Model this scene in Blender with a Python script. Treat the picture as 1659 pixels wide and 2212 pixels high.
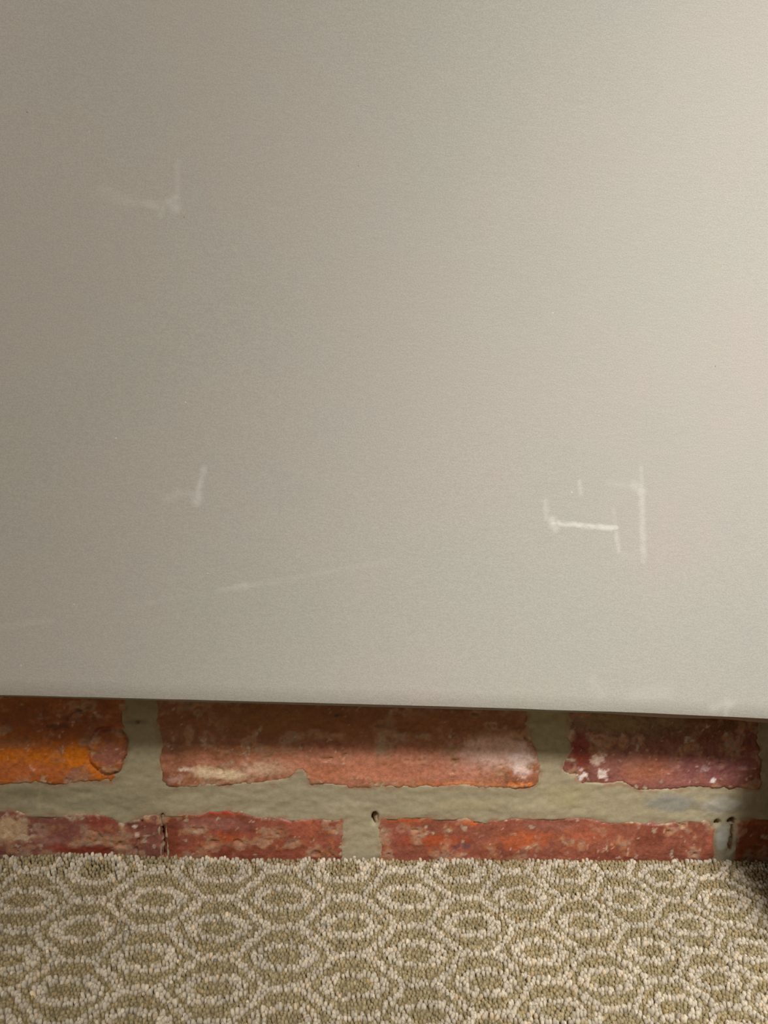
import bpy, math, random
import numpy as np
from mathutils import Vector, Matrix

# ------------------------------------------------------------------ start
for o in list(bpy.data.objects):
    bpy.data.objects.remove(o, do_unlink=True)
scene = bpy.context.scene
C = scene.collection
rng = np.random.default_rng(7)
random.seed(7)

# ------------------------------------------------------------------ camera (metres; wall face at y=0, pile top at z=0)
W, H, FPX = 1659, 2212, 2200.0
PITCH, YAW, ROLL = 0.22568, 0.12149, 0.06999
CAM = np.array([0.0, -0.5407, 0.3346])
cy, sy, cp, sp = math.cos(YAW), math.sin(YAW), math.cos(PITCH), math.sin(PITCH)
FWD = np.array([sy*cp, cy*cp, -sp])
ri = np.array([cy, -sy, 0.0]); up = np.cross(ri, FWD)
RIGHT = math.cos(ROLL)*ri + math.sin(ROLL)*up
UP = -math.sin(ROLL)*ri + math.cos(ROLL)*up
cam_data = bpy.data.cameras.new('camera')
cam = bpy.data.objects.new('camera', cam_data); C.objects.link(cam)
cam_data.sensor_fit = 'VERTICAL'; cam_data.sensor_height = 24.0
cam_data.lens = FPX*24.0/H
cam_data.clip_start = 0.01; cam_data.clip_end = 50
cam.matrix_world = Matrix(((RIGHT[0], UP[0], -FWD[0], CAM[0]), (RIGHT[1], UP[1], -FWD[1], CAM[1]),
                           (RIGHT[2], UP[2], -FWD[2], CAM[2]), (0, 0, 0, 1)))
scene.camera = cam

# ------------------------------------------------------------------ world, lamps, exposure
scene.view_settings.view_transform = 'Standard'
scene.view_settings.look = 'None'
scene.view_settings.gamma = 1.0
scene.view_settings.use_curve_mapping = False
scene.view_settings.exposure = 0.0
world = bpy.data.worlds.new('room_light'); scene.world = world
world.use_nodes = True
bg = world.node_tree.nodes['Background']
bg.inputs['Color'].default_value = (1.0, 0.80, 0.56, 1)
bg.inputs['Strength'].default_value = 0.115

def aim(o, target):
    d = Vector(target) - o.location
    o.rotation_euler = d.to_track_quat('-Z', 'Y').to_euler()

def area(name, loc, target, size, power, col):
    l = bpy.data.lights.new(name, 'AREA'); l.shape = 'DISK'; l.size = size; l.energy = power; l.color = col
    o = bpy.data.objects.new(name, l); C.objects.link(o); o.location = loc; aim(o, target)
    return o

def spot(name, loc, target, radius, power, col, angle, blend):
    l = bpy.data.lights.new(name, 'SPOT'); l.shadow_soft_size = radius; l.energy = power; l.color = col
    l.spot_size = math.radians(angle); l.spot_blend = blend
    o = bpy.data.objects.new(name, l); C.objects.link(o); o.location = loc; aim(o, target)
    return o

area('ceiling_lamp', (0.40, -1.22, 1.78), (0.0, 0, 0.2), 0.27, 15.6, (1.0, 0.965, 0.90))
spot('spot_lamp', (0.46, -1.08, 1.60), (0.385, 0, 0.05), 0.14, 130.0, (1.0, 0.99, 0.97), 34, 1.0)
area('left_fill_light', (-1.35, -0.75, 0.75), (-0.2, 0, 0.2), 0.5, 3.0, (0.93, 0.97, 1.0))  # added fill without a visible source, lightens the board's left side

# ------------------------------------------------------------------ helpers
def ray(px, py):
    d = FWD*FPX + RIGHT*(px-829.5) - UP*(py-1106.0)
    return d/np.linalg.norm(d)
def on_y(px, py, y=0.0):
    d = ray(px, py); t = (y-CAM[1])/d[1]; p = CAM+d*t
    return p
def on_z(px, py, z=0.0):
    d = ray(px, py); t = (z-CAM[2])/d[2]; p = CAM+d*t
    return p

def _hash(ix, iy, seed):
    n = (ix.astype(np.int64)*374761393 + iy.astype(np.int64)*668265263 + seed*974711) & 0x7fffffff
    n = ((n ^ (n >> 13))*1274126177) & 0x7fffffff
    return ((n ^ (n >> 16)) & 0xffffff)/float(0xffffff)
def vnoise(x, y, seed=0):
    x = np.asarray(x, float); y = np.asarray(y, float)
    ix = np.floor(x); iy = np.floor(y); fx = x-ix; fy = y-iy
    ux = fx*fx*(3-2*fx); uy = fy*fy*(3-2*fy)
    a = _hash(ix, iy, seed); b = _hash(ix+1, iy, seed); c = _hash(ix, iy+1, seed); d = _hash(ix+1, iy+1, seed)
    return (a*(1-ux)+b*ux)*(1-uy) + (c*(1-ux)+d*ux)*uy
def fbm(x, y, seed=0, octaves=4):
    s = 0; a = .5; t = 0
    for k in range(octaves):
        s = s + a*vnoise(x, y, seed+k*17); t += a
        x = x*2.03+3.1; y = y*2.03+1.7; a *= .55
    return s/t
def sstep(a, b, x):
    t = np.clip((x-a)/(b-a), 0, 1); return t*t*(3-2*t)

def mesh_from(name, verts, faces, mat, parent=None, smooth=False, col=None):
    """verts (N,3) array, faces: (M,4)/(M,3) array or a list of them"""
    me = bpy.data.meshes.new(name)
    fl = faces if isinstance(faces, list) else [faces]
    fl = [np.asarray(f, np.int32) for f in fl if len(f)]
    nf = sum(len(f) for f in fl); nl = sum(f.size for f in fl)
    me.vertices.add(len(verts)); me.vertices.foreach_set('co', np.asarray(verts, np.float32).ravel())
    me.loops.add(nl); me.loops.foreach_set('vertex_index', np.concatenate([f.ravel() for f in fl]))
    me.polygons.add(nf)
    tot = np.concatenate([np.full(len(f), f.shape[1], np.int32) for f in fl])
    me.polygons.foreach_set('loop_start', np.concatenate([[0], np.cumsum(tot)[:-1]]).astype(np.int32))
    me.polygons.foreach_set('loop_total', tot)
    me.polygons.foreach_set('use_smooth', np.full(nf, smooth, bool))
    me.update(calc_edges=True); me.validate()
    if col is not None:
        a = me.color_attributes.new('Tint', 'FLOAT_COLOR', 'POINT')
        c4 = np.ones((len(verts), 4), np.float32); c4[:, :3] = col
        a.data.foreach_set('color', c4.ravel())
    if mat: me.materials.append(mat)
    o = bpy.data.objects.new(name, me); C.objects.link(o)
    if parent: o.parent = parent
    return o

def box_vf(x0, x1, y0, y1, z0, z1):
    v = [(x0,y0,z0),(x1,y0,z0),(x1,y1,z0),(x0,y1,z0),(x0,y0,z1),(x1,y0,z1),(x1,y1,z1),(x0,y1,z1)]
    f = [(0,3,2,1),(4,5,6,7),(0,1,5,4),(1,2,6,5),(2,3,7,6),(3,0,4,7)]
    return v, f
def lin(r, g, b):
    def c(u):
        u /= 255.0
        return u/12.92 if u <= .04045 else ((u+.055)/1.055)**2.4
    return np.array([c(r), c(g), c(b)])

# node helper
class N:
    def __init__(s, name):
        s.m = bpy.data.materials.new(name); s.m.use_nodes = True
        s.t = s.m.node_tree; s.b = s.t.nodes['Principled BSDF']
    def n(s, kind, **kw):
        x = s.t.nodes.new(kind)
        for k, v in kw.items():
            setattr(x, k, v)
        return x
    def l(s, a, b): s.t.links.new(a, b)
    def val(s, sock, v):
        if hasattr(v, 'links') or isinstance(v, bpy.types.NodeSocket): s.l(v, sock)
        else: sock.default_value = v
    def math(s, op, a, b=None, c=None, clamp=False):
        x = s.n('ShaderNodeMath', operation=op); x.use_clamp = clamp
        s.val(x.inputs[0], a)
        if b is not None: s.val(x.inputs[1], b)
        if c is not None: s.val(x.inputs[2], c)
        return x.outputs[0]
    def noise(s, vec, scale, detail=3, rough=.5):
        x = s.n('ShaderNodeTexNoise'); s.l(vec, x.inputs['Vector'])
        x.inputs['Scale'].default_value = scale; x.inputs['Detail'].default_value = detail
        x.inputs['Roughness'].default_value = rough
        return x.outputs['Fac']
    def rangemap(s, v, a, b, c=0.0, d=1.0, smooth=True):
        x = s.n('ShaderNodeMapRange'); x.interpolation_type = 'SMOOTHSTEP' if smooth else 'LINEAR'
        s.l(v, x.inputs['Value'])
        for k, q in zip(('From Min','From Max','To Min','To Max'), (a,b,c,d)): x.inputs[k].default_value = q
        return x.outputs[0]
    def mix(s, fac, a, b, mode='MIX'):
        x = s.n('ShaderNodeMix'); x.data_type = 'RGBA'; x.blend_type = mode
        s.val(x.inputs[0], fac); s.val(x.inputs[6], a); s.val(x.inputs[7], b)
        return x.outputs[2]
def c4(c): return (float(c[0]), float(c[1]), float(c[2]), 1.0)

# ------------------------------------------------------------------ materials
def tint_material(name, rough, bump, grain_scale, grain_amt, spec=0.4, bump_dist=.0006):
    q = N(name)
    at = q.n('ShaderNodeAttribute', attribute_name='Tint'); tc = q.n('ShaderNodeTexCoord')
    g = q.noise(tc.outputs['Object'], grain_scale, 5, .65)
    k = q.rangemap(g, .25, .75, 1-grain_amt, 1+grain_amt)
    mul = q.n('ShaderNodeVectorMath', operation='SCALE'); q.l(at.outputs['Color'], mul.inputs[0]); q.l(k, mul.inputs['Scale'])
    q.l(mul.outputs[0], q.b.inputs['Base Color'])
    q.l(q.rangemap(q.noise(tc.outputs['Object'], grain_scale*.35, 3), .3, .7, rough-.13, rough+.13), q.b.inputs['Roughness'])
    q.b.inputs['Specular IOR Level'].default_value = spec
    bp = q.n('ShaderNodeBump'); bp.inputs['Strength'].default_value = bump; bp.inputs['Distance'].default_value = bump_dist
    q.l(g, bp.inputs['Height']); q.l(bp.outputs[0], q.b.inputs['Normal'])
    return q.m
M_brick = tint_material('brick_clay', .42, .8, 420, .22, .5)
M_mortar = tint_material('mortar', .8, .5, 300, .10, .25)
M_pile = tint_material('wool_pile', .95, .0, 300, .10, .05)

def plain(name, col, rough, nscale=120, amt=.12, bump=.2):
    q = N(name); tc = q.n('ShaderNodeTexCoord')
    g = q.noise(tc.outputs['Object'], nscale, 4, .6)
    q.l(q.mix(g, c4(np.array(col)*(1-amt)), c4(np.array(col)*(1+amt))), q.b.inputs['Base Color'])
    q.b.inputs['Roughness'].default_value = rough
    bp = q.n('ShaderNodeBump'); bp.inputs['Strength'].default_value = bump; bp.inputs['Distance'].default_value = .0005
    q.l(g, bp.inputs['Height']); q.l(bp.outputs[0], q.b.inputs['Normal'])
    return q.m
M_core = plain('brick_core', lin(120,62,46), .7)
M_bed = plain('rough_mortar', lin(142,131,104), .85)
M_batten = plain('batten_wood', lin(150,118,80), .7)
M_backing = plain('backing_card', lin(190,160,148), .8)
M_jute = plain('carpet_backing', lin(128,114,82), .95)
M_subfloor = plain('subfloor_board', lin(120,96,66), .85)
M_boxwood = plain('box_wood', lin(96,66,42), .6, 60)

# outer bricks: random tint per brick
q = N('brick_outer'); oi = q.n('ShaderNodeObjectInfo'); tc = q.n('ShaderNodeTexCoord')
cr = q.n('ShaderNodeValToRGB'); q.l(oi.outputs['Random'], cr.inputs[0])
cr.color_ramp.elements[0].color = c4(lin(150,84,62)); cr.color_ramp.elements[1].color = c4(lin(168,92,52))
e = cr.color_ramp.elements.new(.5); e.color = c4(lin(134,74,62))
g1 = q.noise(tc.outputs['Object'], 40, 5, .65); g2 = q.noise(tc.outputs['Object'], 300, 5, .65)
cc = q.mix(q.rangemap(g1, .55, .75), cr.outputs[0], c4(lin(190,150,128)))
cc = q.mix(q.rangemap(g2, .3, .7, .0, .5), cc, c4(lin(110,58,44)))
q.l(cc, q.b.inputs['Base Color']); q.b.inputs['Roughness'].default_value = .55
bp = q.n('ShaderNodeBump'); bp.inputs['Strength'].default_value = .6; bp.inputs['Distance'].default_value = .001
q.l(g2, bp.inputs['Height']); q.l(bp.outputs[0], q.b.inputs['Normal'])
M_outer = q.m

# board face: pale grey paper with fibres, blotches, scuffs and specks at their own places
BOARD_Y = -0.033
def board_material():
    q = N('grey_board_paper'); tc = q.n('ShaderNodeTexCoord'); P = tc.outputs['Object']
    sep = q.n('ShaderNodeSeparateXYZ'); q.l(P, sep.inputs[0]); X, Z = sep.outputs['X'], sep.outputs['Z']
    base = q.mix(q.rangemap(q.noise(P, 9, 3, .55), .38, .62), c4(lin(201,200,190)), c4(lin(206,199,191)))
    base = q.mix(q.rangemap(q.noise(P, 22, 4, .6), .5, .75, 0, .35), base, c4(lin(194,198,190)))
    mp = q.n('ShaderNodeMapping'); q.l(P, mp.inputs[0]); mp.inputs['Scale'].default_value = (1, 1, 3.2)
    fib = q.noise(mp.outputs[0], 260, 4, .7)
    fine = q.noise(P, 1500, 2, .6)
    base = q.mix(q.rangemap(fib, .35, .7, 0, .26), base, c4(lin(218,212,198)))
    base = q.mix(q.rangemap(fine,   .35, .65, .17, 0), base, c4(lin(120,112,96)))
    # scuffs: segments (px,py)-(px,py), half width mm, strength
    segs = [((1193,1131),(1330,1142),1.5,.75),((1193,1124),(1200,1142),2.6,.5),((1330,1142),(1336,1192),1.4,.42),
            ((1325,1100),(1330,1142),1.6,.13),((1386,1050),(1390,1212),1.8,.36),((1370,1048),(1388,1062),2.4,.4),((1385,1010),(1387,1050),1.2,.2),
            ((1178,1085),(1180,1120),1.6,.3),((1252,1040),(1254,1068),1.2,.26),((1340,1198),(1392,1206),2.4,.08),((1310,1045),(1380,1052),1.6,.10),
            ((441,1012),(426,1066),1.7,.4),((428,1068),(424,1086),2.6,.42),((385,1066),(428,1070),1.8,.24),((355,1080),(385,1068),2.5,.15),
            ((374,443),(380,425),2.0,.30),((368,440),(378,448),2.8,.36),((320,444),(350,449),1.6,.24),((384,350),(383,430),1.5,.20),((225,415),(275,436),3.0,.16),((275,436),(372,444),1.8,.18),((350,450),(346,466),1.6,.2),
            ((470,1277),(560,1262),1.5,.20),((510,1270),(532,1266),2.2,.3),((560,1262),(640,1249),1.4,.09),((280,1310),(470,1278),1.4,.08),((0,1356),(110,1340),2.0,.12),
            ((640,1249),(830,1215),1.6,.08),((1540,1532),(1575,1524),3.2,.3),((1565,1524),(1568,1545),2.0,.25),((1370,1500),(1440,1495),5,.12),((1280,1470),(1300,1500),3,.12)]
    warp = q.math('MULTIPLY', q.math('SUBTRACT', q.noise(P, 350, 3), .5), .0022)
    tot = None
    for (a, b, w, s) in segs:
        A = on_y(*a, BOARD_Y); B = on_y(*b, BOARD_Y)
        ax, az, bx, bz = A[0], A[2], B[0], B[2]; dx, dz = bx-ax, bz-az; L2 = dx*dx+dz*dz
        u = q.math('SUBTRACT', X, float(ax)); v = q.math('SUBTRACT', Z, float(az))
        t = q.math('DIVIDE', q.math('ADD', q.math('MULTIPLY', u, float(dx)), q.math('MULTIPLY', v, float(dz))), float(L2), clamp=True)
        eu = q.math('SUBTRACT', u, q.math('MULTIPLY', t, float(dx))); ev = q.math('SUBTRACT', v, q.math('MULTIPLY', t, float(dz)))
        d = q.math('SQRT', q.math('ADD', q.math('MULTIPLY', eu, eu), q.math('MULTIPLY', ev, ev)))
        d = q.math('ADD', d, warp)
        k = q.rangemap(d, 0.0, w*.0016, s*.9, 0)
        tot = k if tot is None else q.math('MAXIMUM', tot, k)
    fade = q.rangemap(q.noise(P, 220, 4, .7), .3, .6, .45, 1.0)
    tot = q.math('MULTIPLY', tot, fade)
    base = q.mix(tot, base, c4(lin(250,248,240)))
    # specks at sparse random cells
    for sc, thr, colr, seed in ((150, .018, (250,246,236), 0), (210, .016, (90,80,66), 5.0)):
        vo = q.n('ShaderNodeTexVoronoi', feature='F1'); vo.inputs['Scale'].default_value = sc
        mp2 = q.n('ShaderNodeMapping'); q.l(P, mp2.inputs[0]); mp2.inputs['Location'].default_value = (seed, 0, seed)
        q.l(mp2.outputs[0], vo.inputs['Vector'])
        sc_ = q.n('ShaderNodeSeparateColor'); q.l(vo.outputs['Color'], sc_.inputs[0])
        on = q.math('LESS_THAN', sc_.outputs[0], thr)
        dd = q.rangemap(vo.outputs['Distance'], .02, .10, 1, 0)
        base = q.mix(q.math('MULTIPLY', q.math('MULTIPLY', on, dd), .7), base, c4(lin(*colr)))
    q.l(base, q.b.inputs['Base Color'])
    q.b.inputs['Roughness'].default_value = .62; q.b.inputs['Specular IOR Level'].default_value = .25
    h = q.math('ADD', q.math('ADD', q.math('MULTIPLY', fib, .6), q.math('MULTIPLY', fine, .7)), q.math('MULTIPLY', tot, 1.2))
    bp = q.n('ShaderNodeBump'); bp.inputs['Strength'].default_value = .32; bp.inputs['Distance'].default_value = .0004
    q.l(h, bp.inputs['Height']); q.l(bp.outputs[0], q.b.inputs['Normal'])
    return q.m
M_board = board_material()

# ------------------------------------------------------------------ wall: mortar bed with individual bricks
XL, XR, ZTOP = -1.0, 1.06, 1.02
PX = lambda pts: np.array([on_y(x, y)[[0, 2]] for x, y in pts])
TOP, BOT = 1462, 1992
hero = [
 # outline px, base colour, seed, blobs (px,py,rx,ry,colour,strength)
 ('U1', [(-560,TOP),(272,TOP),(272,1580),(277,1612),(271,1640),(267,1660),(249,1685),(243,1692),(205,1690),(150,1694),(120,1699),(88,1692),(0,1697),(-200,1700),(-560,1696)],
  (176,88,38), 11, [(30,1640,170,60,(206,112,22),.9),(40,1665,90,22,(190,106,62),.8),(165,1632,30,26,(214,118,10),1),(205,1660,34,26,(208,112,16),1),(165,1670,25,14,(168,120,96),.9),(238,1632,34,38,(160,98,78),1),
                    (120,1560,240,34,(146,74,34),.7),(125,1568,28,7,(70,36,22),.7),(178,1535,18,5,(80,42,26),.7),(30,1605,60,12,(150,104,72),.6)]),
 ('U2', [(332,TOP),(335,1560),(346,1605),(336,1640),(346,1668),(349,1688),(366,1705),(400,1702),(470,1700),(560,1697),(603,1692),(632,1680),(650,1666),(662,1680),(668,1698),(690,1695),(720,1700),(760,1703),(900,1704),(1000,1703),(1090,1706),(1150,1704),(1165,1690),(1171,1660),(1165,1630),(1150,1600),(1142,1560),(1140,TOP)],
  (158,88,62), 23, [(800,1655,340,46,(206,136,108),.85),(640,1550,320,42,(142,82,36),.7),(1000,1545,160,34,(140,80,36),.6),(480,1672,60,17,(236,206,170),1),(570,1660,55,20,(218,176,146),.85),(395,1662,20,5,(236,206,186),.9),(385,1685,18,14,(196,150,134),.7),(440,1700,50,8,(220,180,160),.8),  # wide blobs: board's shade tinted in along the top, dust and lit tone below
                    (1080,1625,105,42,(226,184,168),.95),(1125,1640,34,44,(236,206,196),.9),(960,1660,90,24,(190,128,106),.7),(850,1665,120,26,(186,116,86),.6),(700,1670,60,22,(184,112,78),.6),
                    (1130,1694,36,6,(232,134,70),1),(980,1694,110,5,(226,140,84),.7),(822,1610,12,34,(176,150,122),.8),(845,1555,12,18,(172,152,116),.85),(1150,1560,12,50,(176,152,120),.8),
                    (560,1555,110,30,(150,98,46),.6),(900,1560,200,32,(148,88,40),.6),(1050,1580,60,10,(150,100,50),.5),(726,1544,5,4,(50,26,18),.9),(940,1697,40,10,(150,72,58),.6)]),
 ('U3', [(1225,TOP),(1228,1540),(1222,1590),(1232,1622),(1216,1648),(1210,1668),(1240,1683),(1250,1695),(1300,1700),(1340,1695),(1362,1700),(1386,1712),(1450,1712),(1500,1702),(1560,1705),(1640,1708),(1648,1690),(1645,1640),(1640,1580),(1642,TOP)],
  (140,72,62), 37, [(1450,1655,180,48,(166,108,98),.8),(1400,1565,230,34,(120,86,54),.7),(1255,1620,30,50,(134,48,36),.95),(1262,1676,12,12,(250,232,224),1),(1305,1670,16,14,(246,220,210),1),(1292,1640,14,14,(244,210,192),.9),(1255,1662,8,8,(240,200,200),.9),  # same here: olive shade tint at the top, dusty lit tone lower down
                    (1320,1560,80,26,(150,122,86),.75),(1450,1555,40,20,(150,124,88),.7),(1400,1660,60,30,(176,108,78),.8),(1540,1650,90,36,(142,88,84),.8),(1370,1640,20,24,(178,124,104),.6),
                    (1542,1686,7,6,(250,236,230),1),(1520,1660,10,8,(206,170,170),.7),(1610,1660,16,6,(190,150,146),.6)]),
 ('U4', [(1688,TOP),(1686,1600),(1692,1690),(1700,1706),(2000,1708),(2420,1706),(2424,TOP)], (140,76,52), 41, []),
 ('L0', [(-560,1753),(0,1749),(22,1748),(50,1757),(90,1758),(130,1761),(170,1758),(230,1757),(250,1765),(264,1776),(300,1766),(318,1762),(334,1757),(346,1762),(349,1790),(354,1830),(356,BOT),(-560,BOT)],
  (146,78,66), 53, [(20,1795,40,38,(208,176,140),.9),(45,1775,12,18,(204,172,140),.8),(60,1808,26,8,(214,190,160),.8),(100,1810,30,14,(196,150,130),.6),(290,1785,6,5,(240,220,200),.9),(297,1804,7,5,(244,214,190),.9),(262,1783,5,4,(240,220,200),.8),
                    (215,1780,40,30,(146,58,40),.7),(130,1800,50,26,(140,82,74),.6),(190,1835,80,10,(150,60,40),.7),(283,1772,12,12,(90,50,36),.8)]),
 ('L1', [(349,1764),(360,1757),(440,1757),(455,1749),(500,1749),(530,1755),(560,1763),(640,1768),(690,1765),(720,1768),(746,1763),(748,1780),(743,1815),(740,BOT),(358,BOT),(356,1830),(351,1790)],
  (156,74,56), 61, [(485,1755,40,7,(176,70,42),.95),(450,1780,80,12,(160,104,92),.7),(490,1808,26,14,(190,84,40),.7),(655,1785,40,24,(190,104,78),.6),(745,1778,5,16,(204,92,20),.9),(375,1800,14,40,(124,58,38),.7),
                    (634,1773,5,4,(50,26,18),.9),(730,1808,20,14,(168,108,96),.5)]),
 ('L2', [(818,1762),(850,1765),(900,1760),(940,1765),(1000,1765),(1050,1773),(1100,1765),(1270,1765),(1300,1773),(1380,1775),(1440,1778),(1480,1770),(1520,1772),(1535,1776),(1545,1790),(1545,BOT),(822,BOT),(818,1830),(812,1790)],
  (160,80,62), 71, [(1020,1777,24,8,(204,98,44),1),(880,1772,50,10,(196,96,50),.6),(860,1800,45,26,(158,84,70),.7),(1130,1815,50,20,(190,96,54),.8),(940,1815,60,14,(178,78,38),.7),(1270,1800,60,24,(180,96,68),.6),
                    (1420,1800,30,20,(140,70,54),.7),(1536,1810,12,34,(196,112,88),.8),(1000,1828,26,8,(110,70,74),.8),(1200,1785,60,10,(170,110,92),.5)]),
 ('L3', [(1590,1778),(1610,1768),(1660,1766),(2380,1768),(2380,BOT),(1585,BOT),(1583,1830),(1588,1790)], (150,70,40), 83, [(1590,1800,9,40,(176,140,124),.9)]),
]
polys = {h[0]: PX(h[1]) for h in hero}

def poly_sd(P, poly):
    x, y = P[:, 0], P[:, 1]; inside = np.zeros(len(P), bool); dmin = np.full(len(P), 1e9)
    n = len(poly)
    for i in range(n):
        x0, y0 = poly[i]; x1, y1 = poly[(i+1) % n]
        dx, dy = x1-x0, y1-y0; L = dx*dx+dy*dy+1e-12
        t = np.clip(((x-x0)*dx+(y-y0)*dy)/L, 0, 1)
        dmin = np.minimum(dmin, np.hypot(x-x0-t*dx, y-y0-t*dy))
        c = ((y0 > y) != (y1 > y)); xi = x0+(y-y0)*(dx)/(dy if abs(dy) > 1e-12 else 1e-12)
        inside ^= c & (x < xi)
    return np.where(inside, dmin, -dmin)

wall = None
def grid_faces(nx, nz):
    i = np.arange(nx-1); j = np.arange(nz-1); I, J = np.meshgrid(i, j)
    a = (J*nx+I).ravel(); return np.stack([a, a+1, a+nx+1, a+nx], 1)

U1L = PX([(-560, 1700)])[0][0]
mx0, mx1, mz0, mz1 = U1L-.006, 0.46, -0.045, 0.125
step = .0011
nx = int((mx1-mx0)/step); nz = int((mz1-mz0)/step)
gx = np.linspace(mx0, mx1, nx); gz = np.linspace(mz0, mz1, nz); GX, GZ = np.meshgrid(gx, gz)
mxy = np.stack([GX.ravel(), GZ.ravel()], 1)
dist_brick = np.full(len(mxy), -1.0)
for h in hero: dist_brick = np.maximum(dist_brick, poly_sd(mxy, polys[h[0]]))
mm = 1000.0
n1 = fbm(mxy[:, 0]*30, mxy[:, 1]*110, 3, 4); n2 = fbm(mxy[:, 0]*160, mxy[:, 1]*260, 9, 4); n3 = fbm(mxy[:, 0]*14, mxy[:, 1]*25, 19, 3)
# depth y: 0 = nominal brick face, + = further into the wall
my = .0001 + .0012*(n1-.5) + .0011*(n2-.5)
my += sstep(.0022, .0045, dist_brick)*.012                        # sinks behind the bricks
# voids in the perpend joints
voids = [(350,1775,4,16),(351,1800,4,22),(356,1835,4,22),(809,1768,6,14),(1549,1778,6,6),(1581,1776,8,8),(1578,1826,5,22),(1584,1795,4,12)]
for (px, py, rx, ry) in voids:
    c = on_y(px, py); k = np.hypot((mxy[:, 0]-c[0])/(rx/3800), (mxy[:, 1]-c[2])/(ry/3800))
    my += .012*sstep(1.3, .6, k + .8*(n2-.5))
mc = lin(164,152,124)[None, :]*(1+.34*(n3-.5)[:, None]) 
mc = mc*(1-.35*sstep(.55, .75, n1))[:, None] + lin(186,175,142)[None, :]*(.35*sstep(.55, .75, n1))[:, None]
def px_blob(P, px, py, rx, ry):
    c = on_y(px, py); return np.hypot((P[:, 0]-c[0])/(rx/3800), (P[:, 1]-c[2])/(ry/3800))
for (px, py, rx, ry, col, s) in [(1450,1735,66,24,(150,146,134),.9),(1560,1740,50,26,(178,172,158),.8),(1560,1810,16,40,(172,170,158),1),(740,1740,60,18,(176,164,136),.7),(1010,1738,80,14,(174,160,126),.6),(1220,1720,60,30,(170,158,118),.6),
                             (190,1735,60,20,(152,144,116),.6),(298,1560,6,5,(70,58,36),.9),(1180,1660,16,50,(174,158,128),.5),(60,1715,80,14,(134,124,92),.6),(85,1730,6,25,(176,166,130),.6),(297,1560,30,8,(110,96,60),.4)]:
    k = (s*sstep(1.15, .6, px_blob(mxy, px, py, rx, ry)+.7*(n2-.5)))[:, None]; mc = mc*(1-k)+lin(*col)[None, :]*k
# brick dust creeping onto the mortar edges
k = (sstep(-.0022, 0, dist_brick)*.45*sstep(.4, .65, n2))[:, None]; mc = mc*(1-k)+lin(150,96,70)[None, :]*k
mv = np.stack([mxy[:, 0], my, mxy[:, 1]], 1)
mf = grid_faces(nx, nz)[:, [0, 1, 2, 3]]
# border slabs round the detailed zone + body behind
V = [mv]; F = [mf]; off = len(mv); cols = [mc]
for bx in ((XL, mx0, .003, .10, mz0, ZTOP), (mx1, XR, .003, .10, mz0, ZTOP), (mx0, mx1, .003, .10, mz1, ZTOP), (mx0, mx1, .020, .10, mz0, mz1)):
    v, f = box_vf(*bx); V.append(np.array(v)); F.append(np.array(f)+off); off += 8; cols.append(np.tile(lin(146,135,106), (8, 1)))
wall = mesh_from('wall_back', np.concatenate(V), np.concatenate(F), M_mortar, smooth=False, col=np.concatenate(cols))
wall['kind'] = 'structure'
pol = wall.data.polygons; sm = np.zeros(len(pol), bool); sm[:len(mf)] = True; pol.foreach_set('use_smooth', sm)

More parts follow.
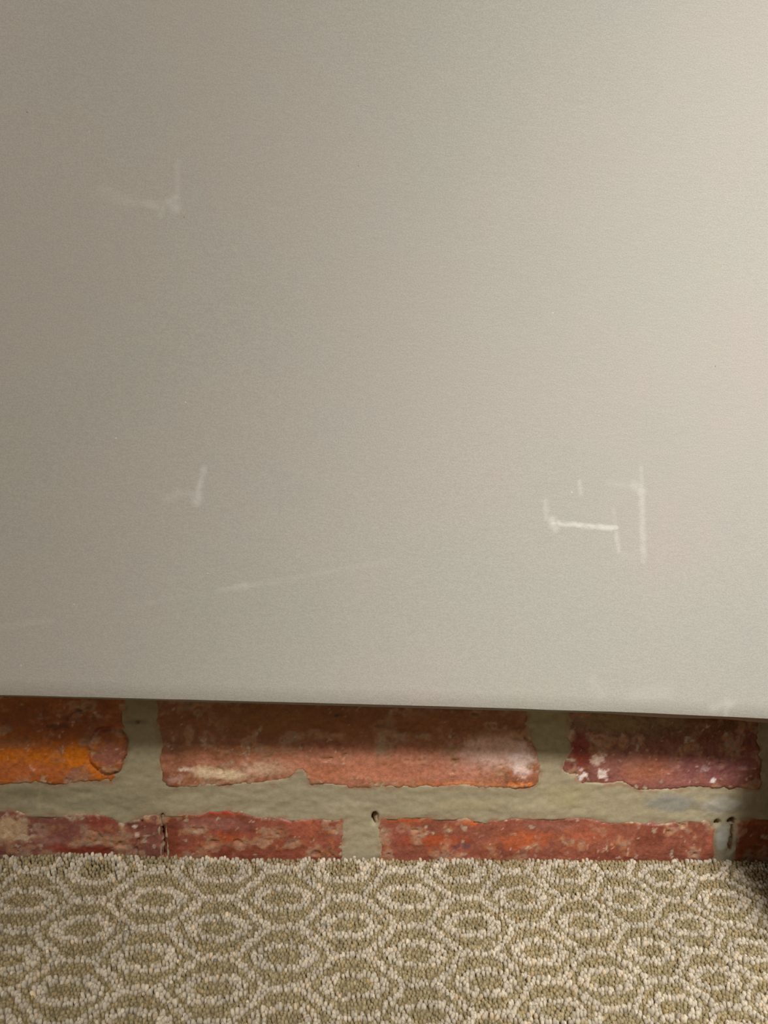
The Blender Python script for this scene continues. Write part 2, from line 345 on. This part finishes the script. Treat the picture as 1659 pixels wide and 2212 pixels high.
for (nm, _, base, seed, blobs) in hero:
    poly = polys[nm]; st = .00085
    x0, x1 = poly[:, 0].min()-.002, poly[:, 0].max()+.002; z0, z1 = poly[:, 1].min()-.002, poly[:, 1].max()+.002
    x0 = max(x0, U1L-.002); x1 = min(x1, .46)
    bnx = int((x1-x0)/st); bnz = int((z1-z0)/st)
    A, B = np.meshgrid(np.linspace(x0, x1, bnx), np.linspace(z0, z1, bnz)); P = np.stack([A.ravel(), B.ravel()], 1)
    if nm in ('U1', 'L0'): poly = poly.copy(); poly[:, 0] = np.maximum(poly[:, 0], U1L)
    if nm in ('U4', 'L3'): poly = poly.copy(); poly[:, 0] = np.minimum(poly[:, 0], .445)
    sd = poly_sd(P, poly)
    e1 = fbm(P[:, 0]*220, P[:, 1]*220, seed, 4); e2 = fbm(P[:, 0]*45, P[:, 1]*60, seed+5, 4); e3 = fbm(P[:, 0]*110, P[:, 1]*130, seed+9, 4); e4 = fbm(P[:, 0]*420, P[:, 1]*420, seed+2, 3)
    sdn = sd + .0030*(e1-.5) + .0022*(e3-.5)
    c_gain = np.array([.94, 1.26, 1.24])
    y = -.0002 - .0020*(e2-.5) - .0011*(e3-.5) - .0004*(e4-.5)
    y += .0014*(1-sstep(0, .0022, sdn))**2                   # rounded, worn arris
    y += .008*(1-sstep(-.0016, -.0002, sdn))                 # side falls into the joint
    pit = sstep(.70, .80, e3)*.0012; y += pit
    if nm == 'U1':   # a flaked patch with a sharp arc-shaped lip
        k = px_blob(P, 240, 1622, 46, 52); y -= .0012*sstep(1.05, .95, k+.25*(e1-.5)); y += .0011*np.exp(-((k-1.05+.25*(e1-.5))/.07)**2)
        y += .0012*np.exp(-((px_blob(P, 178, 1556, 28, 22)-1)/.12)**2)*(P[:, 1] > on_y(178, 1556)[2])
    if nm == 'L1' or nm == 'L0':
        c = on_y(346 if nm == 'L1' else 300, 1800)[0]; y += .0025*np.exp(-((P[:, 0]-c-.002*(e2-.5)*4)/.0008)**2)*(.3+.7*sstep(.4, .6, e3))
    keep = sdn > -.0022
    c = lin(*base)[None, :]*(1+.75*(e2-.5)+.45*(e3-.5))[:, None]
    for t, colr, lo, s in ((e3, (186,138,116), .54, .6), (e2, (122,52,36), .60, .6), (e1, (206,170,146), .70, .7), (e4*e3*2, (190,96,40), .62, .35)):
        k = (s*sstep(lo, lo+.10, t))[:, None]; c = c*(1-k)+lin(*colr)[None, :]*k
    c = c*c_gain
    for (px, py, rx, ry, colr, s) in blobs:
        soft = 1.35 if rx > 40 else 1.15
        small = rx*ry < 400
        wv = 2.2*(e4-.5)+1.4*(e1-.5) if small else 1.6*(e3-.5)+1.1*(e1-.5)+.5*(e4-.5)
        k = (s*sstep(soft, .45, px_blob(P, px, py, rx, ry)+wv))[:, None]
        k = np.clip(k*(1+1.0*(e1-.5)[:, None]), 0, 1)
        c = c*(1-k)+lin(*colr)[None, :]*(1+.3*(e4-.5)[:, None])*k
    # mortar film and dust on the arris
    k = (.75*sstep(.0022, .0, sdn)*sstep(.45, .62, e3))[:, None]; c = c*(1-k)+lin(166,148,116)[None, :]*k
    k = (.5*sstep(.74, .8, e4)*sstep(.5, .7, e2))[:, None]; c = c*(1-k)+lin(232,206,184)[None, :]*k
    f = grid_faces(bnx, bnz); f = f[keep[f].all(1)]
    used = np.unique(f); remap = np.full(len(P), -1); remap[used] = np.arange(len(used)); f = remap[f]
    v = np.stack([P[:, 0], y, P[:, 1]], 1)[used]
    # solid body behind the worn face
    bx = box_vf(poly[:, 0].min()+.004, poly[:, 0].max()-.004, .006, .095, poly[:, 1].min()+.004, poly[:, 1].max()-.008)
    v2 = np.concatenate([v, np.array(bx[0])]); f2 = np.concatenate([f, np.array(bx[1])+len(v)])
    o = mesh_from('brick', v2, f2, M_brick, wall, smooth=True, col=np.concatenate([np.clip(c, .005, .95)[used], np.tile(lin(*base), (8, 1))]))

# the further courses: plainer bricks, shared meshes
BL, BH, JT = .215, .065, .012
def outer_brick_mesh(length, seed):
    r = random.Random(seed); b = .003
    v = []; f = []
    L = length/2; Hh = BH/2
    ring = lambda y, e: [(-L+e, y, -Hh+e), (L-e, y, -Hh+e), (L-e, y, Hh-e), (-L+e, y, Hh-e)]
    for y, e_ in ((-.001, b), (.001, .0007), (.09, 0)):
        v += [(x+r.uniform(-1, 1)*.0008, yy+r.uniform(-1, 1)*.0006, z+r.uniform(-1, 1)*.0008) for x, yy, z in ring(y, e_)]
    f = [(0, 1, 2, 3), (11, 10, 9, 8)]
    for k in (0, 4):
        for i in range(4):
            f.append((k+4+i, k+4+(i+1) % 4, k+(i+1) % 4, k+i))
    me = bpy.data.meshes.new('brick'); me.from_pydata(v, [], f); me.materials.append(M_outer); me.update()
    return me
stretchers = [outer_brick_mesh(BL, s) for s in range(4)]
zt_lower = PX([(700, 1768)])[0][1]; zt_upper = zt_lower + JT + BH
BX0, BX1, BZ1 = -.52, .58, .66           # board extent, bricks well behind it are not built
def put_course(ztop, xs0, xs1, phase):
    x = xs0 + (BL+JT)*phase
    if phase: # leading cut brick
        L = (BL+JT)*phase - JT
        if L > .03:
            o = bpy.data.objects.new('brick', outer_brick_mesh(L, 9)); C.objects.link(o); o.parent = wall; o.location = (xs0+L/2, 0, ztop-BH/2)
    while x < xs1-.03:
        L = min(BL, xs1-x)
        hidden = x > BX0+.09 and x+L < BX1-.09 and ztop-BH > .1 and ztop < BZ1-.06
        if not hidden:
            me = random.choice(stretchers) if abs(L-BL) < 1e-4 else outer_brick_mesh(L, 31)
            o = bpy.data.objects.new('brick', me); C.objects.link(o); o.parent = wall; o.location = (x+L/2, 0, ztop-BH/2)
        x += BL+JT
put_course(zt_lower, XL, mx0-.006, .5); put_course(zt_lower, .46, XR, .3)
put_course(zt_upper, XL, mx0-.006, .1); put_course(zt_upper, .46, XR, .7)
z = zt_upper; k = 0
while z + BH + JT < ZTOP:
    z += BH+JT; k += 1
    put_course(z, XL, XR, .5 if k % 2 else 0)

# ------------------------------------------------------------------ grey board standing off the wall
board = bpy.data.objects.new('wall_board', None); C.objects.link(board)
board.location = (.03, 0, .1)
board['label'] = 'large pale grey paper-faced board with whitish scuff marks, fixed over the brick wall'
board['category'] = 'board'
def rel(o): o.location = o.location - board.location; return o
edge_px = [(0,1502),(280,1509),(560,1516),(830,1523),(1100,1531),(1400,1541),(1659,1553)]
E = np.array([on_y(x, y, BOARD_Y)[[0, 2]] for x, y in edge_px])
sl = (E[1, 1]-E[0, 1])/(E[1, 0]-E[0, 0]); sr = (E[-1, 1]-E[-2, 1])/(E[-1, 0]-E[-2, 0])
xs = np.linspace(BX0, BX1, 170)
def edge_z(x):
    zz = np.interp(x, E[:, 0], E[:, 1])
    zz = np.where(x < E[0, 0], E[0, 1]+sl*(x-E[0, 0])*.5, zz); zz = np.where(x > E[-1, 0], E[-1, 1]+sr*(x-E[-1, 0])*.5, zz)
    return zz
ez = edge_z(xs) + .0003*(fbm(xs*90, xs*0, 5, 3)-.5)
# cross-section: back, rounded lower front arris, then the face upward
prof = [(.0045, .0), (.0003, .0), (.0001, .0001), (0, .0003)]
n = len(xs); V = []
zsteps = np.linspace(0, 1, 60)[1:]
for (dy, dz) in prof: V.append(np.stack([xs, np.full(n, BOARD_Y+dy), ez+dz], 1))
for t in zsteps:
    zz = (ez+.0003)*(1-t)+BZ1*t
    warp = .0012*(fbm(xs*3.1, zz*3.1, 77, 3)-.5)*min(1, t*4)
    V.append(np.stack([xs, BOARD_Y+warp, zz], 1))
V.append(np.stack([xs, np.full(n, BOARD_Y+.0045), np.full(n, BZ1)], 1))
rows = len(V); V = np.concatenate(V)
f = grid_faces(n, rows)
back = np.array([[0, (rows-1)*n, rows*n-1, n-1]])
left = [[k*n, (k+1)*n, (rows-1)*n] for k in range(rows-2)]; right = [[k*n+n-1, (rows-1)*n+n-1, (k+1)*n+n-1] for k in range(rows-2)]
bo = mesh_from('board_face', V, [f, back, np.array(left+right)], M_board, board, smooth=True); rel(bo)
# the material uses object coordinates in world placement: keep the mesh in world metres
# backing sheet: shows as a thin pinkish lip under the right end
s_px = [(0,1496),(900,1518),(1330,1541),(1400,1547),(1480,1550),(1560,1551),(1620,1557),(1659,1560)]
S = np.array([on_y(x, y, BOARD_Y+.0095)[[0, 2]] for x, y in s_px])
xb = np.linspace(BX0+.002, BX1-.002, 120); zb = np.interp(xb, S[:, 0], S[:, 1]); zb = np.minimum(zb, edge_z(xb)+.02)
V = []; prof = [(.0108, 0), (.0085, 0), (.0085, None), (.0108, None)]
for dy, kz in prof: V.append(np.stack([xb, np.full(len(xb), BOARD_Y+dy), zb if kz == 0 else np.full(len(xb), BZ1-.003)], 1))
nb = len(xb); V = np.concatenate(V); f = grid_faces(nb, 4)
cap = np.array([[0, nb, 2*nb, 3*nb], [nb-1, 4*nb-1, 3*nb-1, 2*nb-1]]); bk = np.stack([np.arange(nb-1)+3*nb, np.arange(nb-1)+3*nb+1, np.arange(nb-1)+1, np.arange(nb-1)], 1)
bs = mesh_from('backing_sheet', V, [f, cap, bk], M_backing, board); bs['label'] = 'thin pinkish sheet showing under the right end'; rel(bs)
# timber battens that carry the sheets
for bx in (-.47, .03, .53):
    v, f = box_vf(bx-.02, bx+.02, BOARD_Y+.0112, .0, .15, BZ1-.01)
    rel(mesh_from('batten', np.array(v), np.array(f), M_batten, board))
v, f = box_vf(BX0+.01, BX1-.01, BOARD_Y+.0045, BOARD_Y+.0085, .16, BZ1-.01)
rel(mesh_from('foam_core', np.array(v), np.array(f), M_backing, board))

# ------------------------------------------------------------------ floor and carpet
v, f = box_vf(XL, XR, -1.6, .0995, -.06, -.0084)
v = np.array(v); v[:, 1] = np.minimum(v[:, 1], -.004)
fl = mesh_from('floor', v, np.array(f), M_subfloor); fl['kind'] = 'structure'
v, f = box_vf(XL+.001, XR-.001, -1.5, -.004, -.0080, -.0024)
carpet = mesh_from('carpet', np.array(v), np.array(f), M_jute)
carpet['label'] = 'cream and olive cut-pile carpet with raised honeycomb and lozenge pattern'
carpet['category'] = 'carpet'

# lattice of the honeycomb, from the measured cell centres on the floor plane
rowsm = [[(209,1883),(469,1876),(749,1875),(992,1884),(1220,1883),(1436,1888)],
 [(50,1940),(324,1940),(620,1935),(891,1933),(1112,1935),(1349,1937),(1561,1943)],
 [(182,2004),(469,1997),(759,1994),(1019,1991),(1254,1994),(1487,1991)],
 [(40,2068),(313,2078),(611,2065),(908,2055),(1156,2058),(1393,2052),(1619,2052)],
 [(142,2139),(459,2136),(769,2126),(1050,2119),(1312,2112),(1548,2109)],
 [(270,2197),(614,2197),(938,2187),(1203,2187),(1463,2170)]]
LP = []
for r, row in enumerate(rowsm):
    for i, (x, y) in enumerate(row):
        p = on_z(x, y, -.0005); LP.append((p[0], p[1], i+(0, -.5, 0, -.5, 0, .5)[r], r))
LP = np.array(LP)
def basis(x, y, full=True):
    x = x*5; y = (y+.1)*5
    b = [np.ones_like(x), x, y]
    if full: b += [x*x, x*y, y*y, x**3, x*x*y]
    return np.stack(b, 1)
cf, *_ = np.linalg.lstsq(basis(LP[:, 0], LP[:, 1]), LP[:, 2:4], rcond=None)
cl, *_ = np.linalg.lstsq(basis(LP[:, 0], LP[:, 1], False), LP[:, 2:4], rcond=None)
def lattice(x, y):
    b = basis(x, y, False) @ cl
    xc = np.clip(x, -.27, .27); yc = np.clip(y, -.20, 0)
    d = basis(xc, yc) @ cf - basis(xc, yc, False) @ cl      # measured stretch of the carpet, fading out beyond the measured part
    w = np.exp(-((np.hypot(x-xc, y-yc))/.30)**2)
    return b+d*w[:, None]
def pattern(x, y):
    """0..1 cream mask, from the hexagon the point lies in (units: column pitch 1, row pitch 2 per cell)"""
    L = lattice(x, y); u = L[:, 0]; v = L[:, 1]
    best = None
    for par in (0, 1):
        # centres: even rows at integer u, odd rows at half-integer u
        vr = np.round((v-par)/2)*2+par; ur = np.round(u-.5*par)+.5*par
        du = (u-ur); dv = (v-vr)
        X = np.abs(du); Y = np.abs(dv)                    # hexagon: points at u=.38, flats at v=1 from u=-.12 to .12
        hx = np.maximum(Y, (X+.26*Y)/.38)
        if best is None: best = (hx, X, Y)
        else:
            m = hx < best[0]; best = tuple(np.where(m, a, b) for a, b in zip((hx, X, Y), best))
    hx, X, Y = best
    outer = sstep(.865, .925, hx)
    rr = .55*np.maximum(Y/.35, (X+.085*Y/.35)/.215)+.45*np.hypot(Y/.37, X/.20)
    ring = sstep(.68, .78, rr)*sstep(1.28, 1.18, rr)
    return np.maximum(outer, ring), rr

def pile(name, x0, x1, y0, y1, dx, dy, sides, rings, hole=None):
    ny = int((y1-y0)/dy); nxx = int((x1-x0)/dx)
    I, J = np.meshgrid(np.arange(nxx), np.arange(ny))
    x = x0+(I+.5*(J % 2))*dx; y = y0+J*dy
    x = (x+rng.normal(0, .16, x.shape)*dx).ravel(); y = (y+rng.normal(0, .16, y.shape)*dy).ravel()
    y = np.minimum(y, -.0030)
    if hole is not None:
        k = ~((x > hole[0]) & (x < hole[1]) & (y > hole[2])); x, y = x[k], y[k]
    n = len(x)
    m, rr = pattern(x, y); m = np.clip(m + rng.normal(0, .10, n), 0, 1); m = sstep(.25, .75, m)
    big = fbm(x*14, y*14, 501, 3)
    h = .0034*(1-m)+.0042*m + rng.normal(0, .00025, n)
    z0 = -.0042 + .0007*(big-.5)
    # the pile edge is pushed up unevenly where it meets the bricks
    bump = np.interp(x, [-.25, -.15, -.085, -.02, .06, .2], [.0002, .0010, .0036, .0010, .0004, .0])
    z0 = z0 + (bump+.0010*fbm(x*60, x*0, 8, 2))*np.exp(-((y+.003)/.012)**2)
    r = np.where(m > .5, 1.0, .9)*dx*.58*rng.uniform(.85, 1.15, n)
    lean_x = rng.normal(-.04, .12, n); lean_y = rng.normal(-.15, .18, n)
    cream = lin(192,180,160); olive = lin(157,142,110)
    col = olive[None, :]*(1-m[:, None])+cream[None, :]*m[:, None]
    col = col*(1+rng.normal(0, .13, n))[:, None]*(1+.25*(big-.5))[:, None]
    tan = (rng.uniform(0, 1, n) < .08)[:, None]; col = np.where(tan, col*np.array([1.06, .96, .84]), col)
    a = np.linspace(0, 2*math.pi, sides, endpoint=False)
    tw = rng.normal(.3, .25, n)
    prof = {3: [(0, .92), (.55, 1.05), (.93, .80)], 2: [(0, .9), (.75, .9)]}[rings]
    per = sides*rings+1
    V = np.zeros((n, per, 3), np.float32); K = np.zeros((n, per, 3), np.float32)
    for q_, (t, s) in enumerate(prof):
        for i, ang in enumerate(a):
            A = ang+tw
            V[:, q_*sides+i, 0] = x+np.cos(A)*r*s+lean_x*h*t
            V[:, q_*sides+i, 1] = y+np.sin(A)*r*s*1.65+lean_y*h*t
            V[:, q_*sides+i, 2] = z0+h*t
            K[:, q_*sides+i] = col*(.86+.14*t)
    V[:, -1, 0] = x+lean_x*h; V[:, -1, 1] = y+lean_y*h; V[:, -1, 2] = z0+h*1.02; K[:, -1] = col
    V[:, :, 1] = np.minimum(V[:, :, 1], -.0012)
    fq = []
    for q_ in range(rings-1):
        for i in range(sides):
            j = (i+1) % sides
            fq.append((q_*sides+i, q_*sides+j, (q_+1)*sides+j, (q_+1)*sides+i))
    ft = [((rings-1)*sides+i, (rings-1)*sides+(i+1) % sides, per-1) for i in range(sides)]
    base = (np.arange(n)*per)[:, None, None]
    FQ = (np.array(fq)[None]+base).reshape(-1, 4); FT = (np.array(ft)[None]+base).reshape(-1, 3)
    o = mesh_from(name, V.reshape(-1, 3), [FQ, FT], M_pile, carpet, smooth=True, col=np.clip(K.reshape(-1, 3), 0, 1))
    o['kind'] = 'stuff'
    return n
near_zone = (-.34, .36, -.32); mid_zone = (-.62, .72, -.62)
n_in = pile('pile', -.34, .36, -.32, -.001, .00185, .0025, 5, 3)
n_mid = pile('pile', -.62, .72, -.62, -.001, .0027, .0034, 4, 2, near_zone)
n_out = pile('pile', XL+.004, XR-.004, -1.1, -.001, .0052, .0062, 4, 2, mid_zone)
print('tufts', n_in, n_mid, n_out)

# ------------------------------------------------------------------ added box out of view, placed to cast the right-hand shadow
bxo = bpy.data.objects.new('shadow_blocker_box', None); C.objects.link(bxo)
EX = on_y(1659, 1850)[0]
BXX = .306
bxo.location = (BXX+.11, -.14, .0012)
bxo['label'] = 'added dark box, out of view, casting the shadow at the right'
bxo['category'] = 'box'
hx, hy, hz = .11, .06, .180
def panel(nm, x0, x1, y0, y1, z0, z1):
    v, f = box_vf(x0, x1, y0, y1, z0, z1); return mesh_from(nm, np.array(v), np.array(f), M_boxwood, bxo)
panel('side_panel', -hx, -hx+.01, -hy, hy, 0, hz-.012); panel('side_panel', hx-.01, hx, -hy, hy, 0, hz-.012)
panel('front_panel', -hx+.01, hx-.01, -hy, -hy+.01, 0.004, hz-.012); panel('back_panel', -hx+.01, hx-.01, hy-.01, hy, 0.004, hz-.012)
panel('lid', -hx-.002, hx+.002, -hy-.002, hy+.002, hz-.012, hz)
